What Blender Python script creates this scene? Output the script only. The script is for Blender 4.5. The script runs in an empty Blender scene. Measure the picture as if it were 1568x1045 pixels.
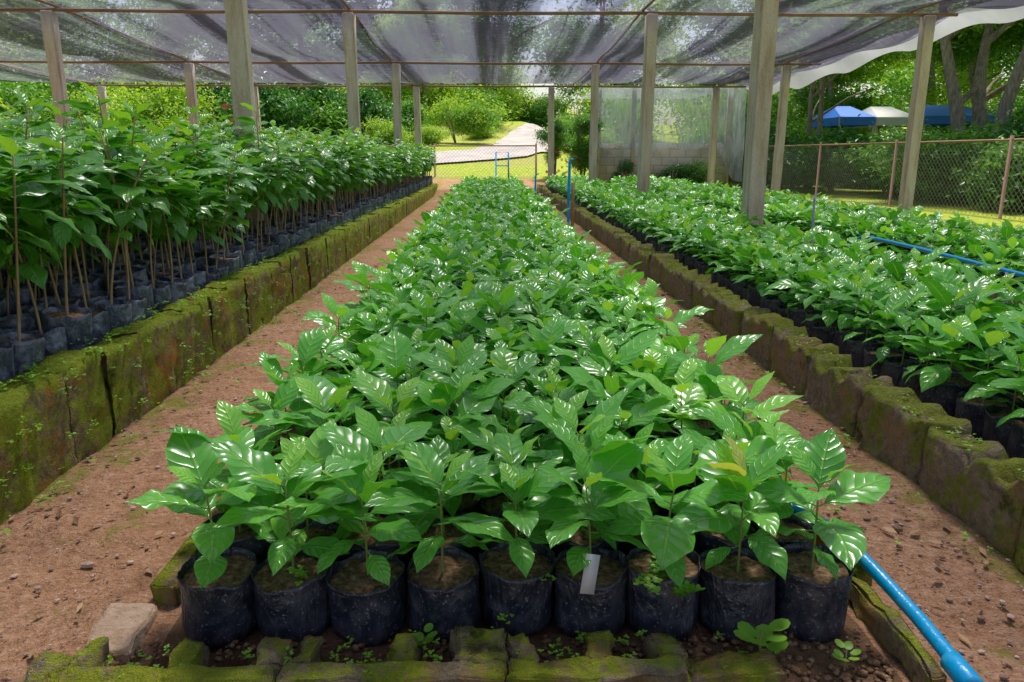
import bpy, bmesh, math, random
import numpy as np
from mathutils import Vector, noise, Matrix
R=math.radians
rnd=random.Random(7)
S=bpy.context.scene
COL=S.collection

# ------------------------------------------------------------------ helpers
class MB:
    def __init__(s): s.V=[];s.F=[];s.M=[];s.U=[];s.C=[]
    def add(s,v,f,mat=0,uv=None,col=.5):
        b=len(s.V)
        s.V+= [tuple(p) for p in v]
        s.F+= [tuple(i+b for i in q) for q in f]
        s.M+= [mat]*len(f)
        s.U+= list(uv) if uv is not None else [(0.,0.)]*len(v)
        s.C+= [col]*len(v) if not hasattr(col,'__len__') else list(col)
    def mesh(s,name,mats,smooth=True):
        me=bpy.data.meshes.new(name); me.from_pydata(s.V,[],s.F)
        for m in mats: me.materials.append(m)
        n=len(me.polygons)
        me.polygons.foreach_set('material_index',s.M)
        me.polygons.foreach_set('use_smooth',[smooth]*n)
        uvl=me.uv_layers.new(name='UVMap')
        li=np.zeros(len(me.loops),dtype=np.int32); me.loops.foreach_get('vertex_index',li)
        uvl.data.foreach_set('uv',np.array(s.U,dtype=np.float32)[li].ravel())
        a=me.attributes.new('Col','FLOAT','POINT'); a.data.foreach_set('value',np.array(s.C,dtype=np.float32))
        me.update(); return me
def obj(name,me,loc=(0,0,0),rot=(0,0,0),sc=(1,1,1),parent=None):
    o=bpy.data.objects.new(name,me); o.location=loc; o.rotation_euler=rot
    o.scale=sc if hasattr(sc,'__len__') else (sc,)*3
    COL.objects.link(o)
    if parent: o.parent=parent
    return o
def empty(name,loc=(0,0,0)):
    o=bpy.data.objects.new(name,None); o.location=loc; o.empty_display_size=.1; COL.objects.link(o); return o
def tube(mb,pts,rad,n=8,mat=0,col=.5,cap=True):
    pts=[Vector(p) for p in pts]; vs=[];fs=[]
    if not hasattr(rad,'__len__'): rad=[rad]*len(pts)
    for i,p in enumerate(pts):
        t=(pts[min(i+1,len(pts)-1)]-pts[max(i-1,0)]).normalized()
        a=Vector((1,0,0)) if abs(t.x)<.8 else Vector((0,1,0))
        u=t.cross(a).normalized(); w=t.cross(u)
        for k in range(n):
            an=2*math.pi*k/n
            vs.append(p+rad[i]*(math.cos(an)*u+math.sin(an)*w))
    for i in range(len(pts)-1):
        for k in range(n):
            fs.append((i*n+k,i*n+(k+1)%n,(i+1)*n+(k+1)%n,(i+1)*n+k))
    if cap:
        fs.append(tuple(range(n))); fs.append(tuple(range((len(pts)-1)*n,len(pts)*n)))
    mb.add(vs,fs,mat,col=col)
def box(mb,c,d,mat=0,bev=0.0,jit=0.0,col=.5,rotz=0,sub=0,fr=9):
    bm=bmesh.new(); bmesh.ops.create_cube(bm,size=1)
    bmesh.ops.scale(bm,vec=d,verts=bm.verts)
    if sub: bmesh.ops.subdivide_edges(bm,edges=bm.edges,cuts=sub,use_grid_fill=True)
    if bev: 
        ed=[e for e in bm.edges if len(e.link_faces)==2 and e.calc_face_angle()>.5]
        bmesh.ops.bevel(bm,geom=ed,offset=bev,segments=2,affect='EDGES')
    ro=Matrix.Rotation(rotz,3,'Z'); c=Vector(c)
    vs=[]
    for v in bm.verts:
        p=ro@v.co+c
        if jit:
            q=p*fr; p=p+Vector((noise.noise(q),noise.noise(q+Vector((7,3,1))),noise.noise(q+Vector((2,9,5)))))*jit
            q=p*fr*3.3; p=p+Vector((noise.noise(q),noise.noise(q+Vector((7,3,1))),noise.noise(q+Vector((2,9,5)))))*jit*.4
        vs.append(p)
    bm.verts.index_update()
    mb.add(vs,[[v.index for v in f.verts] for f in bm.faces],mat,col=col); bm.free()

# ------------------------------------------------------------------ materials
def newmat(name):
    m=bpy.data.materials.new(name); m.use_nodes=True; nt=m.node_tree; nt.nodes.clear()
    return m,nt,nt.nodes,nt.links
class N:
    def __init__(s,name): s.m,s.nt,s.n,s.l=newmat(name); s.out=s.n.new('ShaderNodeOutputMaterial')
    def link(s,a,b): s.l.new(a,b)
    def math(s,op,a,b=None,clamp=False):
        n=s.n.new('ShaderNodeMath'); n.operation=op; n.use_clamp=clamp
        for i,x in enumerate((a,b)):
            if x is None: continue
            if isinstance(x,(int,float)): n.inputs[i].default_value=x
            else: s.l.new(x,n.inputs[i])
        return n.outputs[0]
    def noise(s,scale,detail=4,vec=None,rough=.55,dist=0):
        n=s.n.new('ShaderNodeTexNoise'); n.inputs['Scale'].default_value=scale; n.inputs['Detail'].default_value=detail
        n.inputs['Roughness'].default_value=rough; n.inputs['Distortion'].default_value=dist
        if vec is not None: s.l.new(vec,n.inputs['Vector'])
        return n.outputs['Fac']
    def ramp(s,f,stops,interp='LINEAR'):
        n=s.n.new('ShaderNodeValToRGB'); n.color_ramp.interpolation=interp; e=n.color_ramp.elements
        while len(e)<len(stops): e.new(.5)
        for i,(p,c) in enumerate(stops):
            e[i].position=p; e[i].color=tuple(c)[:3]+(1,) if hasattr(c,'__len__') else (c,c,c,1)
        s.l.new(f,n.inputs[0]); return n.outputs[0]
    def mix(s,f,a,b,mode='MIX'):
        n=s.n.new('ShaderNodeMix'); n.data_type='RGBA'; n.blend_type=mode
        for i,x in ((0,f),(6,a),(7,b)):
            if isinstance(x,(int,float)): n.inputs[i].default_value=x
            elif isinstance(x,tuple): n.inputs[i].default_value=x[:3]+(1,)
            else: s.l.new(x,n.inputs[i])
        return n.outputs[2]
    def geo(s): return s.n.new('ShaderNodeNewGeometry')
    def pos(s): return s.geo().outputs['Position']
    def objc(s): return s.n.new('ShaderNodeTexCoord').outputs['Object']
    def xyz(s,v):
        n=s.n.new('ShaderNodeSeparateXYZ'); s.l.new(v,n.inputs[0]); return n.outputs
    def mapping(s,v,sc):
        n=s.n.new('ShaderNodeMapping'); n.inputs['Scale'].default_value=sc; s.l.new(v,n.inputs['Vector']); return n.outputs[0]
    def bump(s,h,dist=.01,st=1,normal=None):
        n=s.n.new('ShaderNodeBump'); n.inputs['Distance'].default_value=dist; n.inputs['Strength'].default_value=st
        s.l.new(h,n.inputs['Height'])
        if normal: s.l.new(normal,n.inputs['Normal'])
        return n.outputs[0]
    def bsdf(s,col,rough=.8,bump=None,spec=.5,metal=0):
        p=s.n.new('ShaderNodeBsdfPrincipled')
        for k,x in (('Base Color',col),('Roughness',rough)):
            if isinstance(x,tuple): p.inputs[k].default_value=x[:3]+(1,)
            elif isinstance(x,(int,float)): p.inputs[k].default_value=x
            else: s.l.new(x,p.inputs[k])
        p.inputs['Specular IOR Level'].default_value=spec; p.inputs['Metallic'].default_value=metal
        if bump: s.l.new(bump,p.inputs['Normal'])
        return p.outputs[0]
    def mixs(s,f,a,b):
        n=s.n.new('ShaderNodeMixShader')
        if isinstance(f,(int,float)): n.inputs[0].default_value=f
        else: s.l.new(f,n.inputs[0])
        s.l.new(a,n.inputs[1]); s.l.new(b,n.inputs[2]); return n.outputs[0]
    def shader(s,t,col):
        n=s.n.new('ShaderNodeBsdf'+t)
        if isinstance(col,tuple): n.inputs[0].default_value=col[:3]+(1,)
        else: s.l.new(col,n.inputs[0])
        return n.outputs[0]
    def done(s,sh): s.l.new(sh,s.out.inputs[0]); return s.m
    def attr(s,nm='Col'):
        n=s.n.new('ShaderNodeAttribute'); n.attribute_name=nm; return n.outputs['Fac']
    def orand(s): return s.n.new('ShaderNodeObjectInfo').outputs['Random']

def leaf_mat(name,dark,light,young,rough=.28,trans=.25,veins=True,spec=.6):
    k=N(name); c=k.attr(); ro=k.orand()
    v=k.math('ADD',k.math('MULTIPLY',ro,.35),k.math('MULTIPLY',c,.85))
    col=k.mix(v,dark,light)
    yf=k.math('ADD',k.ramp(c,[(.62,0),(1,1)]),k.ramp(ro,[(.92,0),(.98,.45)]),True)
    col=k.mix(yf,col,young)
    nb=None
    if veins:
        uv=k.n.new('ShaderNodeUVMap').outputs[0]; x=k.xyz(uv)
        a=k.math('MULTIPLY',k.math('ABSOLUTE',k.math('SUBTRACT',x[0],.5)),2)
        t=k.math('SUBTRACT',k.math('MULTIPLY',x[1],7),k.math('MULTIPLY',k.math('POWER',a,1.3),1.5))
        w=k.math('ABSOLUTE',k.math('SINE',k.math('MULTIPLY',t,math.pi)))
        side=k.ramp(w,[(0,1),(.16,0)])
        mid=k.ramp(a,[(.02,1),(.07,0)])
        vein=k.math('MAXIMUM',k.math('MULTIPLY',side,.4),mid)
        col=k.mix(k.math('MULTIPLY',vein,.6),col,(young[0]*1.1,young[1]*1.0,young[2]*1.3))
        h=k.math('ADD',k.math('POWER',w,.5),k.ramp(a,[(0,-.0),(.10,1)]))
        nb=k.bump(h,.0020,.7)
    back=k.geo().outputs['Backfacing']
    col=k.mix(k.math('MULTIPLY',back,.35),col,(light[0]*1.2+.03,light[1]*1.05+.03,light[2]*1.4+.03))
    p=k.bsdf(col,rough,nb,spec)
    tcol=k.mix(1.0,col,(1.4,1.3,.5),'MULTIPLY')
    return k.done(k.mixs(trans,p,k.shader('Translucent',tcol)))

M_leaf=leaf_mat('coffee_leaf',(.035,.29,.022),(.21,.72,.06),(.50,.88,.11),.25,.26,True,.85)
M_leaf_t=leaf_mat('coffee_leaf_tall',(.03,.22,.018),(.15,.50,.045),(.38,.72,.07),.28,.30,True,.7)
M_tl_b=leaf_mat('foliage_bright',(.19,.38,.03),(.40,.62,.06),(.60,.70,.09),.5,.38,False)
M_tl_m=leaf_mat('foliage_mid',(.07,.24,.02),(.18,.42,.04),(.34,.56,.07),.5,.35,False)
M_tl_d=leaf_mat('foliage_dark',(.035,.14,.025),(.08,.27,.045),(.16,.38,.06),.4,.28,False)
M_weed=leaf_mat('weed_leaf',(.14,.42,.02),(.28,.62,.035),(.44,.72,.06),.45,.3,False)

k=N('stem'); M_stem=k.done(k.bsdf(k.mix(k.attr(),(.18,.34,.05),(.34,.23,.10)),.6))
k=N('twig_bark'); M_twig=k.done(k.bsdf(k.mix(k.noise(30,3,k.pos()),(.28,.17,.08),(.62,.44,.24)),.7))
def bagmat(name,base,dust,amt):
    k=N(name); q=k.objc(); n1=k.noise(28,5,q); n2=k.noise(170,2,q)
    c=k.mix(k.ramp(n1,[(.42,0),(.72,amt)]),base,dust); c=k.mix(k.ramp(n2,[(.62,0),(.68,.6)]),c,(.38,.35,.34))
    hb=k.noise(16,4,k.mapping(q,(1,1,.35)),.6,1.2)
    return k.done(k.bsdf(c,k.ramp(n1,[(.3,.28),(.7,.48)]),k.bump(hb,.022,.9),.7))
M_bag=bagmat('black_polybag',(.022,.026,.042),(.17,.16,.18),.55)
M_bagT=bagmat('dusty_polybag',(.07,.08,.12),(.40,.42,.50),.9)
k=N('potting_soil'); q=k.pos(); n1=k.noise(90,4,q)
M_soil=k.done(k.bsdf(k.ramp(n1,[(.3,(.09,.045,.02)),(.55,(.32,.19,.095)),(.75,(.56,.38,.22))]),.95,k.bump(n1,.008,1)))

# ground
k=N('ground_earth'); q=k.pos(); x=k.xyz(q)
n1=k.noise(2.2,5,q); n2=k.noise(38,6,q,.7); n3=k.noise(.35,4,q); n5=k.noise(120,3,q,.7); n6=k.noise(6,5,q,.65)
dirtc=k.ramp(n2,[(.28,(.30,.15,.07)),(.5,(.60,.34,.19)),(.72,(.80,.54,.36))])
dirtc=k.mix(k.ramp(n1,[(.35,0),(.65,.65)]),dirtc,(.46,.24,.115))
dirtc=k.mix(k.ramp(n6,[(.54,0),(.68,.6)]),dirtc,(.26,.13,.065))
dirtc=k.mix(k.ramp(n5,[(.60,0),(.66,.75)]),dirtc,(.78,.58,.43))
dirtc=k.mix(k.ramp(n5,[(.34,.8),(.41,0)]),dirtc,(.12,.06,.035))
wd1=k.math('ABSOLUTE',k.math('ADD',x[0],1.17)); wd2=k.math('ABSOLUTE',k.math('SUBTRACT',x[0],1.13)); wd=k.math('MINIMUM',wd1,wd2)
edge=k.ramp(wd,[(.0,.14),(.16,0)])
dirtc=k.mix(k.ramp(k.math('ADD',k.noise(5,6,q,.75),edge),[(.58,0),(.68,.8)]),dirtc,(.27,.29,.04))
grass=k.ramp(k.noise(9,6,q,.7),[(.3,(.20,.34,.03)),(.55,(.48,.56,.06)),(.75,(.64,.60,.15))])
grass=k.mix(k.ramp(n3,[(.5,0),(.62,.6)]),grass,(.48,.40,.15))
gy=k.math('GREATER_THAN',k.math('ADD',x[1],k.math('MULTIPLY',n1,2)),20)
gx=k.math('GREATER_THAN',k.math('ADD',x[0],k.math('MULTIPLY',n1,2)),5.3)
gl=k.math('LESS_THAN',k.math('ADD',x[0],k.math('MULTIPLY',n1,2)),-5.5)
g=k.math('MAXIMUM',k.math('MAXIMUM',gy,gx),gl)
bed=k.math('LESS_THAN',k.math('ABSOLUTE',k.math('SUBTRACT',x[0],.046)),.64)
bedy=k.math('GREATER_THAN',x[1],.9); bedf=k.math('MULTIPLY',bed,bedy)
col=k.mix(k.math('MULTIPLY',bedf,.8),dirtc,(.17,.10,.05)); col=k.mix(g,col,grass)
hh=k.math('ADD',k.math('ADD',k.math('MULTIPLY',n2,1),k.math('MULTIPLY',n5,.4)),k.math('MULTIPLY',n6,1.4))
M_ground=k.done(k.bsdf(col,.95,k.bump(hh,.022,.9),.2))
k=N('concrete_driveway'); M_road=k.done(k.bsdf(k.ramp(k.noise(1.5,5,k.pos()),[(.3,(.44,.38,.35)),(.7,(.66,.58,.53))]),.9))

def moss_wall(name,conc,moss,rust,amt,ra=.56):
    k=N(name); q=k.pos()
    n1=k.noise(8,7,q,.8); n2=k.noise(5,6,q,.7,.3); n3=k.noise(45,5,q,.8); n4=k.noise(9,6,q,.75)
    c=k.ramp(n3,[(.3,tuple(a*.40 for a in conc)),(.7,tuple(a*1.2 for a in conc))])
    g=k.geo(); up=k.xyz(g.outputs['Normal'])[2]
    f=k.math('ADD',n1,k.math('MULTIPLY',up,.08))
    c=k.mix(k.ramp(k.math('ADD',n2,k.math('MULTIPLY',n3,.15)),[(ra,0),(ra+.10,.8)]),c,rust)
    c=k.mix(k.ramp(k.math('ADD',f,k.math('MULTIPLY',n3,.1)),[(amt,0),(amt+.08,.92)]),c,k.mix(n3,tuple(a*.40 for a in moss),tuple(a*1.8 for a in moss)))
    c=k.mix(k.ramp(n4,[(.58,0),(.68,.75)]),c,(.05,.045,.016))
    h=k.math('ADD',k.noise(22,6,q,.8),k.math('MULTIPLY',n3,.8))
    return k.done(k.bsdf(c,.95,k.bump(h,.04,1),.15))
M_wallL=moss_wall('mossy_wall_left',(.48,.40,.20),(.36,.47,.03),(.68,.32,.04),.50,.59)
M_wallR=moss_wall('mossy_wall_right',(.62,.49,.34),(.34,.40,.045),(.60,.38,.15),.545,.58)
M_curb=moss_wall('mossy_curb',(.62,.48,.28),(.40,.48,.03),(.66,.40,.10),.56,.56)
k=N('tan_brick'); M_brick=k.done(k.bsdf(k.ramp(k.noise(20,6,k.pos(),.7),[(.3,(.46,.30,.17)),(.7,(.80,.60,.42))]),.9,k.bump(k.noise(60,5,k.pos(),.7),.014)))
k=N('weathered_concrete'); q=k.pos(); n1=k.noise(3,6,k.mapping(q,(3,3,.5)),.65); n2=k.noise(50,4,q)
c=k.ramp(n1,[(.3,(.48,.34,.22)),(.5,(.78,.65,.52)),(.7,(.88,.80,.71))]); c=k.mix(k.math('MULTIPLY',n2,.4),c,(.44,.34,.24))
M_conc=k.done(k.bsdf(c,.9,k.bump(k.math('ADD',n2,n1),.015,.7)))
k=N('rusty_steel'); M_rust=k.done(k.bsdf(k.mix(k.noise(8,5,k.pos()),(.20,.08,.04),(.42,.26,.18)),.7))
k=N('blue_pvc'); M_blue=k.done(k.bsdf(k.mix(k.ramp(k.noise(25,5,k.pos()),[(.5,0),(.75,.6)]),(.0,.42,.80),(.15,.52,.74)),.3,k.bump(k.noise(60,3,k.pos()),.002)))
k=N('white_plastic'); M_white=k.done(k.bsdf(k.mix(k.noise(30,3,k.pos()),(.85,.85,.85),(.65,.63,.6)),.5))
k=N('grey_wire'); M_wire=k.done(k.bsdf((.36,.34,.30),.5))
k=N('bark'); q=k.pos(); M_bark=k.done(k.bsdf(k.ramp(k.noise(5,6,k.mapping(q,(4,4,1)),.7),[(.3,(.14,.10,.07)),(.7,(.50,.40,.31))]),.9,k.bump(k.noise(14,5,q),.04)))
k=N('pebble'); M_peb=k.done(k.bsdf(k.mix(k.attr(),(.26,.15,.09),(.72,.55,.44)),.9))
k=N('litter'); M_lit=k.done(k.bsdf(k.mix(k.attr(),(.14,.065,.03),(.56,.37,.18)),.8))
k=N('red_flower'); M_red=k.done(k.bsdf((.8,.05,.10),.5))
M_yel=leaf_mat('pale_leaf',(.42,.52,.07),(.58,.66,.11),(.70,.74,.16),.35,.35)
k=N('tarp_blue'); M_tb=k.done(k.bsdf((.03,.20,.80),.5))
k=N('wood_stake'); M_wood=k.done(k.bsdf(k.mix(k.noise(12,4,k.mapping(k.pos(),(4,4,1))),(.40,.20,.08),(.65,.38,.18)),.8))
k=N('grey_stake'); M_gst=k.done(k.bsdf(k.mix(k.noise(12,4,k.pos()),(.35,.42,.5),(.5,.5,.5)),.7))
k=N('white_cloth'); c=k.mix(k.noise(2,4,k.pos()),(.50,.50,.58),(.80,.80,.85)); M_cloth=k.done(k.mixs(.40,k.bsdf(c,.8),k.shader('Translucent',c)))
k=N('clear_plastic_sheet'); n=k.noise(3,5,k.mapping(k.pos(),(3,1,.6)),.6,.5)
pl=k.bsdf(k.mix(n,(.45,.48,.54),(.85,.88,.92)),.25,k.bump(n,.08))
M_sheet=k.done(k.mixs(k.ramp(n,[(.35,.35),(.65,.75)]),k.shader('Transparent',(.9,.92,.93)),k.mixs(.4,pl,k.shader('Translucent',(.6,.64,.72)))))
k=N('concrete_blocks'); b=k.n.new('ShaderNodeTexBrick'); q=k.pos(); sx=k.xyz(q); cb=k.n.new('ShaderNodeCombineXYZ'); k.link(sx[0],cb.inputs[0]); k.link(sx[2],cb.inputs[1]); k.link(cb.outputs[0],b.inputs['Vector'])
b.inputs['Scale'].default_value=1; b.inputs['Brick Width'].default_value=.4; b.inputs['Row Height'].default_value=.2; b.inputs['Mortar Size'].default_value=.010
b.inputs['Color1'].default_value=(.76,.68,.57,1); b.inputs['Color2'].default_value=(.66,.57,.46,1); b.inputs['Mortar'].default_value=(.46,.40,.33,1)
M_blk=k.done(k.bsdf(k.mix(k.ramp(k.noise(2.5,5,q),[(.45,0),(.7,.6)]),b.outputs[0],(.42,.38,.19)),.95,k.bump(k.noise(30,4,q),.01)))
# shade net
k=N('shade_net'); q=k.pos()
st=k.noise(1.0,2,k.mapping(q,(1.8,.03,0)),.5); st2=k.noise(1.0,4,k.mapping(q,(14,.4,0)),.6); fine=k.noise(1,5,k.mapping(q,(5,12,0)),.8)
v=k.math('ADD',k.math('MULTIPLY',st,.66),k.math('ADD',k.math('MULTIPLY',st2,.16),k.math('MULTIPLY',fine,.18)))
op=k.ramp(v,[(.43,.80),(.48,.66),(.505,.52),(.60,.40)])
colr=k.ramp(v,[(.43,(.04,.032,.062)),(.48,(.115,.09,.165)),(.505,(.30,.25,.42)),(.60,(.50,.44,.66))])
netb=k.mixs(.6,k.shader('Translucent',colr),k.bsdf(colr,.7))
M_net=k.done(k.mixs(op,k.shader('Transparent',(.93,.91,1.0)),netb))

# ------------------------------------------------------------------ leaf / plants
PV=[0,.05,.15,.30,.45,.60,.75,.86,.94,1]; PW=[.04,.12,.55,.90,1,.95,.68,.36,.13,.0]
def leaf(mb,base,az,e0,e1,L,W,roll,col,r,nv=14,nu=6,mat=0,fold=.24):
    vs=[];uvs=[];fs=[]
    p=np.array(base,float)
    ph=r.uniform(0,6.28); wf=r.uniform(1.6,2.8); wa=r.uniform(.07,.19); sw=r.uniform(-.4,.4)
    for i in range(nv+1):
        v=i/nv; e=e0+(e1-e0)*v**1.15; a2=az+sw*v
        d=np.array([math.cos(a2)*math.cos(e),math.sin(a2)*math.cos(e),math.sin(e)])
        s=np.array([-math.sin(a2),math.cos(a2),0.]); nrm=np.cross(d,s)
        s2=s*math.cos(roll)+nrm*math.sin(roll); n2=np.cross(d,s2)
        if i>0: p=p+d*(L/nv)
        w=W/2*float(np.interp(v,PV,PW))
        for j in range(nu+1):
            u=-1+2*j/nu; au=abs(u)
            zz=w*au*fold*(1-.7*au)+ wa*w*math.sin(v*wf*6.28+ph+u*1.2)*au*au + W*.018*math.cos(2*math.pi*(v*7-au*1.5))*au*(1-au)*3
            q=p+s2*(u*w)+n2*zz
            vs.append(q); uvs.append((.5+.5*u,v))
    m=nu+1
    for i in range(nv):
        for j in range(nu): fs.append((i*m+j,i*m+j+1,(i+1)*m+j+1,(i+1)*m+j))
    mb.add(vs,fs,mat,uvs,col)
def shoot(mb,r,z0,h,n_pairs,L0,lmat,smat,first=.35,lean=.06,stemcol=.3,sr=.0028,el=-5,wid=(.44,.56),front=False,dr=(25,66)):
    az=r.uniform(0,6.28); la=r.uniform(0,6.28); le=r.uniform(0,lean)
    pts=[];K=7
    for i in range(K+1):
        t=i/K; pts.append((math.cos(la)*le*h*t*t*2,math.sin(la)*le*h*t*t*2,z0+h*t))
    tube(mb,pts,[sr*(1-.5*i/K) for i in range(K+1)],6,smat,col=stemcol)
    for j in range(n_pairs):
        f=j/(n_pairs-1); t=first+(1-first)*f**.9
        i=min(K,int(t*K)); fr=t*K-i; a=Vector(pts[i]); b=Vector(pts[min(i+1,K)]); c=a.lerp(b,fr)
        az+=math.pi/2+r.uniform(-.35,.35)
        for sgn in (0,1):
            if j<2 and r.random()<.10: continue
            A=az+sgn*math.pi+r.uniform(-.25,.25)
            L=L0*(.62+.55*math.sin(math.pi*min(1,f*.75+.12)))*r.uniform(.72,1.16)
            if f>.85: L*=r.uniform(.5,.85)
            e0=R(el+55*f**1.3+r.uniform(-12,12)); e1=e0-R(r.uniform(*dr)*(1-.35*f))
            if front and j<2: L*=.78; e1=max(e1,R(-48))
            d=Vector((math.cos(A),math.sin(A),math.sin(e0)*.9)); pe=.010+.008*(1-f)
            q=c+d*pe; tube(mb,[c,q],.0013,5,smat,col=0.0)
            age=.0+.65*r.random()
            if f>.8: age=r.uniform(.65,.98)
            leaf(mb,q,A,e0,e1,L,L*r.uniform(*wid),r.uniform(-.35,.35),age,r,mat=lmat)
def bag(mb,r,h=.12,rad=.066,bm=1,sm=2,soil=.015):
    n=40; sd=r.uniform(0,100); prof=[(.0,.90),(.003,.96),(.012,.995),(.025,1.01),(.04,1.0),(.055,.99),(.07,1.0),(.085,.995),(.100,1.0),(.112,1.0),(.12,1.015),(.1195,.99),(.108,.975),(.095,.965)]
    s=h/.12; vs=[];fs=[]
    for i,(z,rr) in enumerate(prof):
        for k in range(n):
            a=2*math.pi*k/n
            q=rad*rr*(1+.025*math.cos(4*a+sd))
            nz=noise.noise(Vector((math.cos(a)*2.0,math.sin(a)*2.0,z*s*9+sd)))
            nz2=noise.noise(Vector((math.cos(a)*6,math.sin(a)*6,z*s*22+sd)))
            q+=(.0045*nz+.0030*nz2)
            zz=z*s+((0.010*noise.noise(Vector((math.cos(a)*1.7,math.sin(a)*1.7,sd)))+.004*noise.noise(Vector((math.cos(a)*5,math.sin(a)*5,sd)))) if 8<=i<=11 else 0)
            vs.append((q*math.cos(a),q*math.sin(a),zz))
    for i in range(len(prof)-1):
        for k in range(n): fs.append((i*n+k,i*n+(k+1)%n,(i+1)*n+(k+1)%n,(i+1)*n+k))
    mb.add(vs,fs,bm)
    vs=[(0,0,h-soil+.002)];fs=[]
    for ri in range(1,6):
        for k in range(n):
            a=2*math.pi*k/n; q=rad*.985*ri/5
            vs.append((q*math.cos(a),q*math.sin(a),h-soil+.008*noise.noise(Vector((q*60*math.cos(a),q*60*math.sin(a),sd)))))
    for k in range(n): fs.append((0,1+k,1+(k+1)%n))
    for ri in range(4):
        for k in range(n): fs.append((1+ri*n+k,1+(ri+1)*n+k,1+(ri+1)*n+(k+1)%n,1+ri*n+(k+1)%n))
    mb.add(vs,fs,sm)
short=[];tall=[]
for i in range(16):
    r=random.Random(100+i); mb=MB(); bag(mb,r)
    shoot(mb,r,.105,r.uniform(.12,.18),r.choice([5,6,6]),.130,0,3,first=.26,el=3,dr=(30,72))
    short.append(mb.mesh('coffee_seedling',[M_leaf,M_bag,M_soil,M_stem]))
for i in range(12):
    r=random.Random(300+i); mb=MB(); bag(mb,r,.19,.064)
    shoot(mb,r,.17,r.uniform(.46,.68),9,.158,0,3,first=.48+.12*r.random(),lean=.16,stemcol=.85,sr=.0048,el=-12,wid=(.42,.52),dr=(35,75))
    tall.append(mb.mesh('tall_coffee_seedling',[M_leaf_t,M_bagT,M_soil,M_twig]))

PITCH=.136
def bed(name,meshes,x0,nc,y0,y1,z,s0=.88,s1=1.14,skip=None,py=PITCH,tilt=.05):
    e=empty(name,(x0,y0,0)); y=y0
    while y<y1:
        for c in range(nc):
            x=x0+c*PITCH+rnd.uniform(-.012,.012); yy=y+rnd.uniform(-.014,.014)
            if skip and skip(x,yy): continue
            sc=rnd.uniform(s0,s1)
            obj('seedling',rnd.choice(meshes),(x-x0,yy-y0,z),(rnd.uniform(-tilt,tilt),rnd.uniform(-tilt,tilt),rnd.uniform(0,6.28)),(sc,sc,sc*rnd.uniform(.92,1.1)),e)
        y+=py
posts=[(2.17,6.2),(2.08,10.3),(1.95,14.4),(1.5,18.5),(-1.9,6.2),(-1.75,10.3),(-1.68,14.4),(-1.65,18.5),
       (-5.5,10.3),(-5.35,14.4),(-5.4,18.5),(-9.1,14.4),(-8.9,18.5),(5.72,10.3),(5.45,14.4),(5.4,18.5),(-5.5,6.2),(5.7,6.2),
       (-9.1,10.3),(-9.1,6.2),(2.2,-1.5),(-1.9,-1.5),(5.7,-1.5),(-5.5,-1.5)]
def near_post(x,y): return any(abs(x-a)<.13 and abs(y-b)<.13 for a,b in posts)
bed('coffee_seedling_bed',short,.046-4*PITCH,9,1.245+PITCH,18.2,0,.86,1.16,skip=near_post)
bed('coffee_seedling_bed',short,1.42,6,1.35,18.0,.05,.90,1.12,near_post)
bed('coffee_seedling_bed',short,2.92,8,2.4,18.0,.03,.9,1.12,near_post)
bed('tall_coffee_seedling_bed',tall,-1.38-14*PITCH,15,1.2,18.2,.15,.82,1.12,near_post,tilt=.11)

# front row : individual potted seedlings
for c in range(9):
    r=random.Random(900+c*7); x=.046+(c-4)*PITCH; y=1.245+[0,.0,-.005,.0,.01,-.005,-.01,-.015,-.02][c]
    e=empty('potted_coffee_seedling',(x,y,0))
    mb=MB(); bag(mb,r,.120,.0675,0,1); obj('bag_and_soil',mb.mesh('bag_and_soil',[M_bag,M_soil]),parent=e,rot=(r.uniform(-.04,.04),r.uniform(-.04,.04),r.uniform(0,6)),sc=(1,1,r.uniform(.94,1.05)))
    mb=MB(); shoot(mb,r,.104,r.uniform(.14,.19),6,.138,0,1,first=.32,el=4,front=True)
    if c==7:
        leaf(mb,(0,0,.29),R(200),R(40),R(5),.10,.055,.5,.9,r,mat=2); leaf(mb,(.0,0,.29),R(120),R(70),R(40),.09,.04,.2,.9,r,mat=2)
    obj('plant',mb.mesh('plant',[M_leaf,M_stem,M_yel]),parent=e)
# ------------------------------------------------------------------ ground
def sstep(a,b,x): t=min(1,max(0,(x-a)/(b-a))); return t*t*(3-2*t)
def terr(x,y):
    y0=16.5+7.5*sstep(1.5,4,x)
    z=.11*max(0,y-y0); z=z if z<7 else 7+(z-7)*.2
    return z*(.6+.4*(1-sstep(5,14,x)))
xs=list(np.concatenate([-np.geomspace(150,1.8,45),np.arange(-1.7,1.9,.03),np.geomspace(2,150,45)]))
ys=list(np.concatenate([-np.geomspace(40,.5,12),np.arange(-.3,.7,.2),np.arange(.8,4,.03),np.geomspace(4.05,220,90)]))
def gz(x,y):
    z=terr(x,y)
    if y>20: z+=.25*noise.noise(Vector((x*.15,y*.15,0)))*sstep(20,26,y)
    return z
vs=[];fs=[]
for y in ys:
    for x in xs:
        z=gz(x,y)
        if abs(x)<2.2 and -.5<y<6: z+=.016*noise.noise(Vector((x*5,y*5,0)))+.007*noise.noise(Vector((x*17,y*17,3)))-.004
        vs.append((x,y,z))
nx=len(xs)
for i in range(len(ys)-1):
    for j in range(nx-1): fs.append((i*nx+j,i*nx+j+1,(i+1)*nx+j+1,(i+1)*nx+j))
mb=MB(); mb.add(vs,fs); obj('ground',mb.mesh('ground',[M_ground]))
cl=[(-9,20.5),(-5,21.6),(-2,22.8),(.3,24.3),(1.3,26.5),(1.4,29),(2.0,32),(3.2,36),(5,41),(9,48)]
pp=[]
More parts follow.
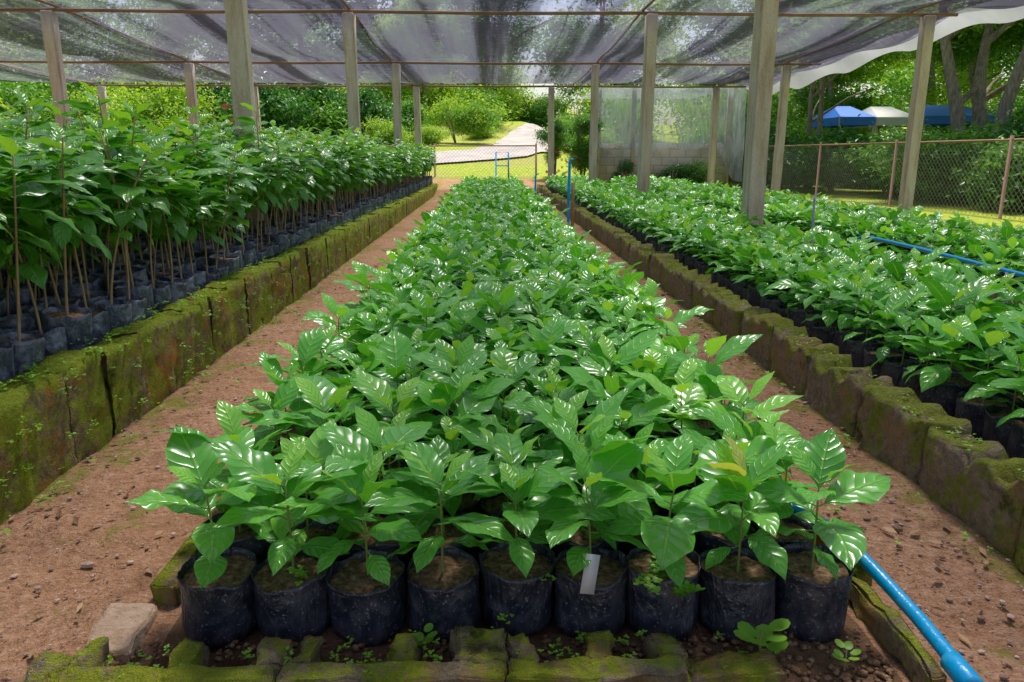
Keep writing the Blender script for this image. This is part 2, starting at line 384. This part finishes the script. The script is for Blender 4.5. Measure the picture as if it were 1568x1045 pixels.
for i in range(len(cl)-1):
    for t in range(8): 
        f=t/8; pp.append((cl[i][0]*(1-f)+cl[i+1][0]*f,cl[i][1]*(1-f)+cl[i+1][1]*f))
mb=MB(); vs=[];fs=[];W=7
for i,p in enumerate(pp):
    a=pp[max(0,i-3)]; b=pp[min(len(pp)-1,i+3)]; d=Vector((b[0]-a[0],b[1]-a[1])).normalized(); nn=Vector((-d.y,d.x))
    wd=2.3+.25*noise.noise(Vector((i*.4,0,0)))
    for j in range(W+1):
        o=(j/W-.5)*wd; x=p[0]+nn.x*o; y=p[1]+nn.y*o; vs.append((x,y,gz(x,y)+.06))
for i in range(len(pp)-1):
    for j in range(W): fs.append((i*(W+1)+j,i*(W+1)+j+1,(i+1)*(W+1)+j+1,(i+1)*(W+1)+j))
mb.add(vs,fs); obj('driveway',mb.mesh('driveway',[M_road]))

# ------------------------------------------------------------------ bed walls
def wall(name,xf,th,sgn,y0,y1,hfun,mat,seed,Lr=(.19,.24),gap=.001,rough=1.0,jt=1.0,rbv=.006):
    r=random.Random(seed); mb=MB(); y=y0
    while y<y1:
        Lb=r.uniform(*Lr); ny=max(3,int((Lr[1]*75)/(1+.5*max(0,y)))); off=r.uniform(-.004,.004)*jt; dh=r.uniform(-.008,.008)*jt; tl=r.uniform(-.006,.006)*jt
        nh=14 if y<5 else 5
        prof=[(0,f) for f in np.linspace(-.05,1,nh)]+[(g,1) for g in (.15,.38,.62,.85)]+[(1,f) for f in np.linspace(1,0,4)]
        m=len(prof); vs=[];fs=[]
        for i in range(ny+1):
            yy=y+gap+(Lb-2*gap)*i/ny
            for (a,b) in prof:
                h=hfun(yy,a)+dh
                rb=rbv*max(0,(b-.93)/.07)*(1 if a in(0,1) else 0)
                p=Vector((xf+sgn*(a*th+(rb if a==0 else -rb)+off+tl*b),yy,max(-.02,h*b)))
                n1=(noise.noise(p*4+Vector((seed,0,0)))*.008+noise.noise(p*19)*.008+noise.noise(p*45)*.006)*rough
                n2=(noise.noise(p*7+Vector((0,seed,4)))*.012+noise.noise(p*21)*.012+noise.noise(p*48)*.008)*rough
                endr=.004 if i in(0,ny) and a==0 else 0
                vs.append(p+Vector((sgn*(n1+endr),0,n2*(b>0.5))))
        for i in range(ny):
            for j in range(m-1):
                q=(i*m+j,i*m+j+1,(i+1)*m+j+1,(i+1)*m+j); fs.append(q if sgn<0 else q[::-1])
        fs.append(tuple(range(m))); fs.append(tuple(range(ny*m,ny*m+m)))
        mb.add(vs,fs); y+=Lb
    obj(name,mb.mesh(name,[mat]))
wall('mossy_block_wall',-1.17,.12,-1,.3,18,lambda y,a:.265+.02*noise.noise(Vector((y*1.5,0,0)))-.05*sstep(4,14,y),M_wallL,3)
def hr(y,a):
    u=(y*7.6)%1.0; cav=math.exp(-((u-.5)/.28)**4)
    m=1 if noise.noise(Vector((y*1.3,0,9)))>-.2 else .3
    return .175+.022*noise.noise(Vector((y*3.2,5,0)))-.08*cav*m*(.30+.70*(a>.2))
wall('mossy_block_wall',1.13,.13,1,.3,18,hr,M_wallR,8,(.36,.42),.003,1.1,1.6,.002)
mb=MB(); vs=[];fs=[]
for i,y in enumerate(np.linspace(.4,18.3,60)):
    for x in np.linspace(-1.25,-3.6,12): vs.append((x,y,.15+.01*noise.noise(Vector((x*6,y*6,0)))))
for i in range(59):
    for j in range(11): fs.append((i*12+j,i*12+j+1,(i+1)*12+j+1,(i+1)*12+j))
mb.add(vs,fs)
vs=[];fs=[]
for i,y in enumerate(np.linspace(.4,18.3,60)):
    for x in np.linspace(1.20,2.25,8): vs.append((x,y,.05+.01*noise.noise(Vector((x*6,y*6,0)))))
for i in range(59):
    for j in range(7): fs.append((i*8+j,i*8+j+1,(i+1)*8+j+1,(i+1)*8+j))
mb.add(vs,fs); obj('raised_bed_soil',mb.mesh('raised_bed_soil',[M_soil]))
wall('mossy_block_wall',-3.6,.1,-1,.3,18,lambda y,a:.2,M_wallL,5)
wall('mossy_block_wall',2.76,.08,1,1.8,18,lambda y,a:.16,M_wallR,15)

# front curb of hollow blocks
mb=MB()
xx=-.70
for L in (.36,.36,.30):
    box(mb,(xx+L/2,1.043,.024),(L-.003,.045,.058),0,.004,.014,sub=9,fr=18)
    for tx,tw in ((.02,.035),(L/2,.045),(L-.035,.05)):
        box(mb,(xx+tx+.01,1.098,.022),(tw,.078,.055),0,.004,.014,sub=6,fr=20)
    xx+=L
box(mb,(.40,1.055,.018),(.16,.06,.05),0,.006,.018,sub=6,fr=16)
box(mb,(-.02,1.10,.026),(.09,.10,.060),0,.006,.018,sub=6,fr=16)
obj('mossy_hollow_block_curb',mb.mesh('curb',[M_curb]))
mb=MB(); box(mb,(-.672,1.215,.008),(.085,.15,.028),0,.004,.010,rotz=.12,sub=8,fr=16); obj('clay_brick',mb.mesh('brick',[M_brick]))
mb=MB(); y=1.46
while y<18: box(mb,(-.635,y,.02),(.05,.29,.06),0,.006,.012,sub=3); box(mb,(.735,y,.02),(.04,.29,.06),0,.006,.012,sub=3); y+=.3
box(mb,(.715,1.17,.018),(.03,.30,.05),0,.006,.016,sub=7,fr=16); box(mb,(-.70,1.09,.008),(.12,.09,.05),0,.008,.022,sub=6,fr=16)
obj('mossy_bed_edging',mb.mesh('edging',[M_curb]))

# pipe
mb=MB()
P=[(.62,1.52,.10),(.66,1.47,.105),(.70,1.41,.098),(.735,1.34,.075),(.752,1.26,.058),(.757,1.15,.052),(.752,1.05,.05),(.745,.95,.048),(.73,.8,.045)]
tube(mb,P,.0130,16); tube(mb,[(.749,1.045,.05),(.748,1.04,.05),(.745,.98,.049),(.744,.975,.049)],[.0140,.0185,.0185,.0140],18)
obj('blue_water_pipe',mb.mesh('pipe',[M_blue]))
def standpipe(x,y,h,r=.02,stake=True):
    mb=MB(); tube(mb,[(0,0,0),(0,0,h*.5),(.004,0,h)],r,12,0); tube(mb,[(0,0,h*.62),(0,0,h*.70)],r*1.35,12,0); tube(mb,[(.004,0,h),(.004,0,h+.02),(.05,0,h+.03)],r*.7,8,0)
    if stake: box(mb,(r+.03,.01,h*.36),(.035,.03,h*.72),1,.004)
    obj('irrigation_standpipe',mb.mesh('standpipe',[M_blue,M_wood]),(x,y,0))
standpipe(.86,8.2,.78,.016); standpipe(.70,11.5,.55,.014,True)
for x,y,h in ((2.42,5.6,.56),(2.42,3.4,.33),(2.42,4.75,.34),(2.45,12,.5),(.42,16,.6)):
    mb=MB(); tube(mb,[(0,0,0),(.005,0,h*.5),(0,.004,h)],[.012,.011,.009],8); tube(mb,[(0,0,h-.03),(0,0,h-.01)],.016,8); obj('garden_stake',mb.mesh('stake',[M_gst]),(x,y,0))
mb=MB(); tube(mb,[(2.42,y,.33+.012*math.sin(y*1.7)-.3*sstep(4.8,5.3,y)) for y in np.linspace(1.5,6,50)],.011,10); obj('blue_hose',mb.mesh('hose',[M_blue]))
mb=MB(); box(mb,(0,0,.0),(.026,.0015,.07),0,.0005); o=obj('plant_label',mb.mesh('label',[M_white]),(.172,1.170,.140),(R(-12),R(12),R(8)))

# ------------------------------------------------------------------ posts, roof
def zr(x,y):
    for a,b,c,d in ((-9,2.68,10.3,2.62),(10.3,2.62,14.4,2.47),(14.4,2.47,18.6,2.42)):
        if y<=c: return b+(d-b)*(y-a)/(c-a)
    return 2.42
for x,y in posts:
    mb=MB(); h=zr(x,y)-.02; g0=gz(x,y)-.1
    box(mb,(0,0,(h+g0)/2),(.145,.145,h-g0),0,.012,.010,rotz=rnd.uniform(-.1,.1),sub=7,fr=5)
    o=obj('concrete_post',mb.mesh('post',[M_conc]),(x,y,0),(rnd.uniform(-.008,.008),rnd.uniform(-.01,.01),0))
fr=empty('roof_frame')
mb=MB()
for y in (-1.5,6.2,10.3,14.4,18.5):
    for a,b in ((-9.3,-5.4),(-5.4,-1.75),(-1.75,2.0),(2.0,6.1)):
        tube(mb,[(a,y,zr(0,y)+.0),((a+b)/2,y,zr(0,y)-.015),(b,y,zr(0,y))],.022,6)
for x in (-9.1,-5.4,-1.75,2.0,5.5):
    tube(mb,[(x,y,zr(x,y)+.04) for y in (-3,2,6.2,10.3,14.4,18.5)],.018,6)
obj('beams',mb.mesh('beams',[M_rust]),parent=fr)
mb=MB()
for x in (-7.2,-3.6,.1,3.8): tube(mb,[(x,y,zr(x,y)+.03) for y in (-3,2,6.2,10.3,14.4,18.5)],.005,5)
obj('wires',mb.mesh('wires',[M_wire]),parent=fr)
mb=MB();vs=[];fs=[];X=np.linspace(-11,6.15,110);Y=np.linspace(-3,18.65,120)
bx=[-11,-9.1,-5.4,-1.75,2.0,5.5,6.2]; by=[-3,-1.5,6.2,10.3,14.4,18.6]
def sagf(v,b):
    for i in range(len(b)-1):
        if b[i]<=v<=b[i+1]: t=(v-b[i])/(b[i+1]-b[i]); return 4*t*(1-t)
    return 0
for y in Y:
    for x in X:
        z=zr(x,y)+.07-.07*sagf(y,by)-.05*sagf(x,bx)*sagf(y,by)+.03*noise.noise(Vector((x*1.1,y*.6,0)))+.016*noise.noise(Vector((x*5,y*.8,3)))
        if x>5.9: z-=.06*(1+math.sin(y*2.3))
        vs.append((x,y+(.05*math.sin(x*3) if y>18.5 else 0),z))
for i in range(len(Y)-1):
    for j in range(len(X)-1): fs.append((i*110+j,i*110+j+1,(i+1)*110+j+1,(i+1)*110+j))
mb.add(vs,fs); obj('shade_net',mb.mesh('shade_net',[M_net]))
mb=MB();vs=[];fs=[];Y=np.linspace(5,18.7,90)
for y in Y:
    for t in range(6):
        f=t/5; vs.append((6.12+.22*f+.05*math.sin(y*3+f*2),y,zr(6,y)+.04-f*(.14+.12*math.sin(y*1.5)**2+.12*sstep(12,18,y))))
for i in range(89):
    for j in range(5): fs.append((i*6+j,i*6+j+1,(i+1)*6+j+1,(i+1)*6+j))
mb.add(vs,fs); obj('white_edge_cloth',mb.mesh('cloth',[M_cloth]))

# ------------------------------------------------------------------ plastic greenhouse / block wall
g=empty('plastic_greenhouse',(2.75,19.6,0))
mb=MB(); box(mb,(1.7,0,.55),(3.4,.15,1.2),0,.01); box(mb,(3.33,2.1,.55),(.15,4,1.2),0,.01); obj('block_wall',mb.mesh('bw',[M_blk]),parent=g)
mb=MB()
for px in (0.02,.9,3.33): box(mb,(px,-.02,1.25),(.12,.12,2.5),0,.01)
obj('frame_posts',mb.mesh('fp',[M_conc]),parent=g)
mb=MB();vs=[];fs=[]
for i in range(90):
    x=i/89*3.75-.05; bot=1.0+.2*noise.noise(Vector((x*1.2,0,0)))-.75*sstep(2.9,3.5,x)
    for j in range(16):
        f=j/15; vs.append((x,-.15+.04*math.sin(x*9+f)+.05*noise.noise(Vector((x*3,f*3,0)))-.10*f,2.5+(bot-2.5)*f))
for i in range(89):
    for j in range(15): fs.append((i*16+j,i*16+j+1,(i+1)*16+j+1,(i+1)*16+j))
mb.add(vs,fs)
mb.add([(0,-.1,2.5),(0,4,2.5),(3.4,-.1,2.5),(3.4,4,2.5)],[(0,1,3,2)]); obj('plastic_sheet',mb.mesh('ps',[M_sheet]),parent=g)

# ------------------------------------------------------------------ fences
def fence(name,a,b,h,sp=.09):
    mb=MB(); a=Vector(a); b=Vector(b); L=(b-a).length; d=(b-a).normalized()
    def P(s,z): q=a+d*s; return Vector((q.x,q.y,gz(q.x,q.y)+z))
    s=-h
    while s<L:
        s0=max(0,s); s1=min(L,s+h)
        if s1-s0>.05:
            tube(mb,[P(s0,s0-s),P(s1,s1-s)],.0025,3,1,cap=False); tube(mb,[P(s0,h-(s0-s)),P(s1,h-(s1-s))],.0025,3,1,cap=False)
        s+=sp
    n=int(L/2.4)
    for i in range(n+1): q=P(L*i/n,0); tube(mb,[q,q+Vector((0,0,h+.06))],.024,8,0)
    tube(mb,[P(L*i/20,h) for i in range(21)],.016,6,0)
    obj(name,mb.mesh(name,[M_rust,M_wire]))
fence('chain_link_fence',(7.2,7.6,0),(6.5,21,0),1.05)
fence('chain_link_fence',(-9,19.3,0),(1.2,19.5,0),.75)
mb=MB()
tube(mb,[(0,0,0),(0,0,.72),(.30,0,.72),(.30,0,0)],.018,8); tube(mb,[(0,0,.4),(.30,0,.4)],.012,8)
obj('blue_gate_frame',mb.mesh('gate',[M_blue]),(.18,18.7,.2))

# ------------------------------------------------------------------ foliage clumps
def clump(mat,n,ls,seed,flat=.8,sub=16,droop=.3,spread=.24):
    r=np.random.RandomState(seed); mb=MB()
    c=r.normal(size=(sub,3)); c/=np.linalg.norm(c,axis=1)[:,None]; c*=(r.uniform(.25,.85,(sub,1))); c[:,2]*=flat
    for i in range(n):
        k=r.randint(sub); p=c[k]+r.normal(size=3)*spread*np.array([1,1,.65])
        az=r.uniform(0,6.28); e=r.normal(-droop,.45); L=ls*r.uniform(.6,1.2); W=L*.42
        d=np.array([math.cos(az)*math.cos(e),math.sin(az)*math.cos(e),math.sin(e)])
        ro=r.normal(0,.5); s=np.array([-math.sin(az),math.cos(az),0]); nn=np.cross(d,s); s=s*math.cos(ro)+nn*math.sin(ro); nn=np.cross(d,s)
        q=[p,p+d*L*.4+s*W*.5+nn*W*.12,p+d*L-nn*L*.16,p+d*L*.4-s*W*.5+nn*W*.12]
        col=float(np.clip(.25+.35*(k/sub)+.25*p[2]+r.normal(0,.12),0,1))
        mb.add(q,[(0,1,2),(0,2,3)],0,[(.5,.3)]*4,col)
    return mb.mesh('clump',[mat],smooth=False)
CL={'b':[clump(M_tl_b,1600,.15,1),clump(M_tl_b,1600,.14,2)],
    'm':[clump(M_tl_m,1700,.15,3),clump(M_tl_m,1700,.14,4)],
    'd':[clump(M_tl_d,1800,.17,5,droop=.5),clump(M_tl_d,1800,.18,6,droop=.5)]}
def shrub(name,x,y,w,h,kind,n=5,z=None):
    e=empty(name,(x,y,gz(x,y) if z is None else z))
    mb=MB()
    for i in range(4):
        a=rnd.uniform(0,6.28); tube(mb,[(0,0,-.1),(math.cos(a)*w*.15,math.sin(a)*w*.15,h*.4),(math.cos(a)*w*.35,math.sin(a)*w*.35,h*.8)],[.035,.025,.01],6)
    obj('stems',mb.mesh('stems',[M_bark]),parent=e)
    for i in range(n):
        a=rnd.uniform(0,6.28); q=rnd.uniform(.0,.45)*w; s=w*rnd.uniform(.38,.55)
        kk=rnd.choice(kind)
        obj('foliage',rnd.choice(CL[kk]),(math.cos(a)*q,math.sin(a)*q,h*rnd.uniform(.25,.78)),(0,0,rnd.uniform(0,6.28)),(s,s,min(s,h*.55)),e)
def tree(x,y,h,cr,kind,tr=.18,stems=1,n=12,c0=.45):
    e=empty('tree',(x,y,gz(x,y))); mb=MB()
    for s in range(stems):
        a=rnd.uniform(0,6.28); ln=rnd.uniform(.05,.22)*h if stems>1 else rnd.uniform(0,.08)*h
        base=(math.cos(a)*.3*(stems>1),math.sin(a)*.3*(stems>1),-.2)
        pts=[(base[0]+math.cos(a)*ln*t**1.3+.12*math.sin(t*7+s),base[1]+math.sin(a)*ln*t**1.3,-.2+h*.85*t) for t in np.linspace(0,1,9)]
        tube(mb,pts,[tr*(1.25 if i==0 else 1-.1*i) for i in range(9)],10)
        for b in range(6):
            i=rnd.randint(3,7); a2=rnd.uniform(0,6.28); p=Vector(pts[i]); l=cr*rnd.uniform(.4,.8)
            tube(mb,[p,p+Vector((math.cos(a2)*l*.5,math.sin(a2)*l*.5,l*.35)),p+Vector((math.cos(a2)*l,math.sin(a2)*l,l*.55))],[tr*.4,tr*.25,tr*.08],6)
    obj('trunk',mb.mesh('trunk',[M_bark]),parent=e)
    for i in range(n):
        a=rnd.uniform(0,6.28); q=cr*rnd.uniform(.1,.95); s=cr*rnd.uniform(.30,.48); f=rnd.uniform(c0,1.02)
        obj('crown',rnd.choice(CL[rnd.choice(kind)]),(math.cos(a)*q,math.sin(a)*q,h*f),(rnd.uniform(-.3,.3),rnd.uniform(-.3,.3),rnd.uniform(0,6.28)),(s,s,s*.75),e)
for x,y,w,h,kd in [(-15,17,2.2,1.7,'bm'),(-12.5,19,2.6,2.0,'b'),(-11,22,2.4,1.9,'bm'),(-9.6,24,2.4,2.0,'b'),(-13.5,23,3,2.4,'m'),(-8.2,21,1.6,1.2,'b'),(-7.8,26,2.4,1.8,'md'),
                   (-6.2,29,2.6,2.0,'md'),(-4.6,28,2.4,1.7,'md'),(-3.2,30,2.4,1.6,'m'),(-17,21,3,2.5,'m'),(-11,28,3,2.6,'bd'),(-10,18.2,1.5,1.1,'b'),(-1.2,29,1.7,1.5,'bm'),(-6.8,23.5,1.5,.8,'b'),
                   (-5,35,3,2,'b'),(-.5,35,2.6,1.8,'bm'),(2.8,43,3,2,'m'),(5.4,37,3,2.2,'bm'),(3.9,31,2.2,1.6,'m'),(6,33,3,2.6,'m'),(-2.5,38,3,2.2,'b'),(.3,40,3,2.4,'b'),(-3.5,26.5,1.3,.8,'b'),(-1.9,27,1.1,.6,'b'),(3.6,27.5,1.6,1.2,'bm'),(-.2,31.5,1.3,.9,'b')]:
    shrub('garden_shrub',x,y,w,h,kd)
for x,y,w,h,kd in [(8.4,9.4,1.5,1.2,'d'),(9.6,11.2,2,1.4,'d'),(8.3,11.6,1.6,1.25,'dm'),(8.6,13.5,1.8,1.3,'dm'),(10.4,14.2,2.2,1.4,'d'),(8.5,15.6,2.,1.3,'dm'),(11,17,2.4,1.4,'dm'),(8.2,18.,2,1.3,'dm'),(10.5,20,2.2,1.3,'d'),(7.9,20.5,2,1.5,'dm'),
                   (12.5,15,2.4,1.5,'d'),(13,19,2.6,1.4,'dm'),(11.6,12.2,2.2,1.4,'d'),(7.5,24,2.4,2.6,'bm'),(9.3,25.5,2.4,2,'m'),(15,24,3,2.0,'m'),(6.9,22,1.5,2.0,'dm'),(12,27,3,2.4,'bm'),(9.9,8.6,1.8,1.3,'d'),(9.5,28,3,2.8,'bm'),(11.5,30,3.4,3,'m')]:
    shrub('coffee_shrub',x,y,w,h,kd,6)
shrub('flowering_vine',2.35,19.2,.75,2.3,'dm',9,0.1)
shrub('flowering_vine',1.65,19.3,.55,2.2,'dm',7,0.2)
mb=MB()
for i in range(26):
    c=Vector((rnd.uniform(1.4,2.2),18.9+rnd.uniform(-.1,.2),rnd.uniform(.4,1.0)))
    for j in range(5): 
        a=j*1.257; mb.add([c,c+Vector((math.cos(a)*.035,-.01,math.sin(a)*.035)),c+Vector((math.cos(a+.8)*.035,-.02,math.sin(a+.8)*.035))],[(0,1,2)])
for i in range(14):
    c=Vector((rnd.uniform(-8,-7),24+rnd.uniform(-.3,.3),gz(-7.5,24)+rnd.uniform(.9,1.5)))
    for j in range(5): 
        a=j*1.257; mb.add([c,c+Vector((math.cos(a)*.07,-.01,math.sin(a)*.07)),c+Vector((math.cos(a+.8)*.07,-.02,math.sin(a+.8)*.07))],[(0,1,2)])
obj('red_flowers',mb.mesh('fl',[M_red],False))
shrub('wall_climber',4.6,19.3,.9,.6,'dm',4,0); shrub('wall_climber',3.4,19.3,.5,.9,'d',3,0); shrub('wall_climber',5.3,19.2,.8,.7,'m',3,0)
for t in [(10.6,16.5,6.5,3,'mb',.20,3,16,.5),(8.6,21,6,2.6,'bm',.10,2,12,.5),(13.5,20,7.5,3.4,'mb',.22,2,18,.45),(15.5,27,9,4,'bm',.25,1,18,.3),(10,30,8,3.6,'mb',.2,1,18,.2),
          (12.8,12.5,6.5,2.8,'m',.16,2,14,.55),(19,19,9,4,'bm',.25,1,18,.3),(12,27,7,3,'bm',.16,1,14,.3),
          (-13,14,6,2.6,'m',.15,1,12,.5),(-17,24,9,4,'mb',.25,1,20,.35),(-10,33,8,3.6,'m',.22,1,18,.35),(-20,14,9,4,'mb',.25,1,18,.3),
          (-5,42,9,4,'m',.25,1,18,.2),(0,46,10,5,'mb',.3,1,20,.15),(6,42,9,4,'mb',.25,1,18,.15),(-9,39,8,4,'bm',.25,1,16,.2),(-3,36,5.5,2.4,'bm',.12,1,12,.3)]:
    tree(*t)
e=empty('distant_tree_mass',(0,55,0))
for i in range(95):
    a=rnd.uniform(-1.0,1.0); d=rnd.uniform(38,62); x=math.sin(a)*d; y=math.cos(a)*d+4
    if abs(x-3)<5 and y<46: continue
    s=rnd.uniform(2,3.6); obj('foliage',rnd.choice(CL[rnd.choice('mbm')]),(x,y-55,gz(x,y)+rnd.uniform(.5,7)),(0,0,rnd.uniform(0,6.28)),(s,s,s*.8),e)
def tent(x,y,w,mat,rot=0):
    mb=MB(); 
    vs=[(-w/2,-1.1,1.95),(w/2,-1.1,1.95),(w/2,1.1,1.95),(-w/2,1.1,1.95),(-w/4,0,2.3),(w/4,0,2.3),(-w/2,-1.1,1.72),(w/2,-1.1,1.72),(w/2,1.1,1.72),(-w/2,1.1,1.72)]
    mb.add(vs,[(0,1,5,4),(1,2,5),(2,3,4,5),(3,0,4),(6,7,1,0),(7,8,2,1),(8,9,3,2),(9,6,0,3)],0)
    for a in (-1,1):
        for b in (-1,1): tube(mb,[(a*w/2*.97,b*1.05,-.1),(a*w/2*.97,b*1.05,1.95)],.035,6,1)
    obj('canopy_tent',mb.mesh('tent',[mat,M_conc],False),(x,y,gz(x,y)),(0,0,rot))
tent(10.4,22.8,1.0,M_tb); tent(11.6,22.9,1.2,M_white); tent(13.3,22.6,1.9,M_tb,-.1)

# ------------------------------------------------------------------ small stuff
ico=bmesh.new(); bmesh.ops.create_icosphere(ico,subdivisions=1,radius=1); IV=[v.co.copy() for v in ico.verts]; ico.verts.index_update(); IF=[[v.index for v in f.verts] for f in ico.faces]; ico.free()
mb=MB()
for i in range(3600):
    y=.9+5.5*rnd.random()**1.7; x=rnd.choice([rnd.uniform(-1.17,-.66),rnd.uniform(.78,1.13)]) if rnd.random()<.93 else rnd.uniform(-.6,.7)
    s=.0012+.006*rnd.random()**5
    if rnd.random()<.007: s=rnd.uniform(.008,.015)
    f=(rnd.uniform(.7,1.4),rnd.uniform(.7,1.4),rnd.uniform(.4,.8)); c=Vector((x,y,.002+.016*noise.noise(Vector((x*5,y*5,0)))))
    mb.add([c+Vector((v.x*f[0]*rnd.uniform(.8,1.2),v.y*f[1]*rnd.uniform(.8,1.2),v.z*f[2]))*s for v in IV],IF,0,col=rnd.random())
obj('gravel',mb.mesh('gravel',[M_peb],False))
mb=MB()
for i in range(420):
    y=1.0+5*rnd.random()**1.5; x=rnd.choice([rnd.uniform(-1.16,-.64),rnd.uniform(.78,1.12)])
    a=rnd.uniform(0,6.28); L=rnd.uniform(.006,.022); W=L*rnd.uniform(.15,.5); c=Vector((x,y,.006+.016*noise.noise(Vector((x*5,y*5,0)))))
    d=Vector((math.cos(a),math.sin(a),rnd.uniform(-.1,.1))); s_=Vector((-math.sin(a),math.cos(a),rnd.uniform(-.3,.3)))
    mb.add([c-d*L,c+s_*W+Vector((0,0,.003)),c+d*L,c-s_*W],[(0,1,2,3)],0,col=rnd.random())
obj('leaf_litter',mb.mesh('litter',[M_lit],False))
def round_leaf(mb,p,az,e,s,col,mat=0):
    d=Vector((math.cos(az)*math.cos(e),math.sin(az)*math.cos(e),math.sin(e))); sd=Vector((-math.sin(az),math.cos(az),0)); nn=d.cross(sd)
    vs=[p+d*s*.5-nn*s*.05]; n=9
    for k in range(n):
        a=2*math.pi*k/n; vs.append(p+d*(s*.5-s*.5*math.cos(a))+sd*s*.42*math.sin(a)+nn*s*.06)
    mb.add(vs,[(0,1+k,1+(k+1)%n) for k in range(n)],mat,[(.5,.3)]*(n+1),col)
mb=MB()
def sprig(p,n,s,h):
    for i in range(n):
        a=rnd.uniform(0,6.28); q=Vector(p)+Vector((rnd.gauss(0,s*.9),rnd.gauss(0,s*.9),rnd.uniform(0,h)))
        for j in range(3): round_leaf(mb,q,a+j*2.1,rnd.uniform(-.2,.5),s*rnd.uniform(.5,.95),rnd.random())
for i in range(170):
    y=1+6*rnd.random(); sd=rnd.random()
    x=-1.14+rnd.uniform(-.0,.05) if sd<.45 else (1.10-rnd.uniform(0,.05) if sd<.75 else rnd.choice([rnd.uniform(-1.1,-.7),rnd.uniform(.8,1.1)]))
    sprig((x,y,.008),rnd.randint(2,7),rnd.uniform(.006,.012),.02)
for i in range(700):
    y=1.0+9*rnd.random()**1.3
    if rnd.random()<.75: sprig((-1.17-rnd.uniform(-.012,.12),y,.27+rnd.uniform(-.005,.012)) if rnd.random()<.6 else (-1.158,y,rnd.uniform(.03,.26)),rnd.randint(3,10),rnd.uniform(.005,.011),.02)
    else: sprig((1.15+rnd.uniform(0,.08),y,.15),rnd.randint(2,7),rnd.uniform(.005,.010),.02)
for i in range(110): sprig((rnd.uniform(-.75,.5),rnd.uniform(1.02,1.16),.015+rnd.uniform(0,.03)),rnd.randint(2,8),rnd.uniform(.004,.008),.01)
sprig((.31,1.20,.125),26,.016,.02); sprig((.33,1.162,.10),22,.014,.025); sprig((.28,1.165,.12),12,.014,.02); sprig((.02,1.167,.055),7,.007,.01); sprig((-.34,1.21,.12),10,.011,.02); sprig((.10,1.20,.115),6,.008,.01)
obj('weeds',mb.mesh('weeds',[M_weed]))
for (sx,sy,sz,sc,rz) in ((.455,1.10,0,1.1,0),(.60,1.09,0,.55,2),(-.12,1.15,0,.6,1)):
    mb=MB(); r=random.Random(int(sx*100))
    for j in range(7):
        a=j*1.05; p=Vector((0,0,.02+.006*j)); round_leaf(mb,p+Vector((math.cos(a)*.012,math.sin(a)*.012,.01)),a,.35,.034,r.random())
    tube(mb,[(0,0,0),(0,0,.065)],.0018,6,1); obj('small_seedling',mb.mesh('small',[M_weed,M_stem]),(sx,sy,sz),(0,0,rz),sc)
mb=MB()
for i in range(900):
    x=rnd.uniform(-.72,.68); y=rnd.uniform(1.03,1.19); s=rnd.uniform(.002,.008)
    c=Vector((x,y,.004)); mb.add([c+Vector((v.x*rnd.uniform(.7,1.3),v.y*rnd.uniform(.7,1.3),v.z*.8))*s for v in IV],IF,0,col=0)
obj('soil_crumbs',mb.mesh('crumbs',[M_soil]))

# ------------------------------------------------------------------ light, camera
w=bpy.data.worlds.new('World'); S.world=w; w.use_nodes=True; nt=w.node_tree
sky=nt.nodes.new('ShaderNodeTexSky'); sky.sky_type='NISHITA'; sky.sun_disc=False
EL,AZ=R(62),R(12)
sky.sun_elevation=EL; sky.sun_rotation=AZ; sky.air_density=1.2; sky.dust_density=2.0
bg=nt.nodes['Background']; nt.links.new(sky.outputs[0],bg.inputs[0]); bg.inputs[1].default_value=.15
sl=bpy.data.lights.new('sun','SUN'); sl.energy=5; sl.angle=R(10); sl.color=(1,.95,.86)
so=bpy.data.objects.new('sun',sl); COL.objects.link(so)
d=Vector((math.sin(AZ)*math.cos(EL),math.cos(AZ)*math.cos(EL),math.sin(EL))); so.rotation_euler=d.to_track_quat('Z','Y').to_euler()
cam=bpy.data.cameras.new('camera'); cam.lens=26.4; cam.clip_start=.02; cam.clip_end=600
co=bpy.data.objects.new('camera',cam); co.location=(0,0,.85); co.rotation_euler=(R(90-13.9),0,R(-1.74)); COL.objects.link(co); S.camera=co
S.view_settings.view_transform='Standard'; S.view_settings.look='None'; S.view_settings.exposure=0
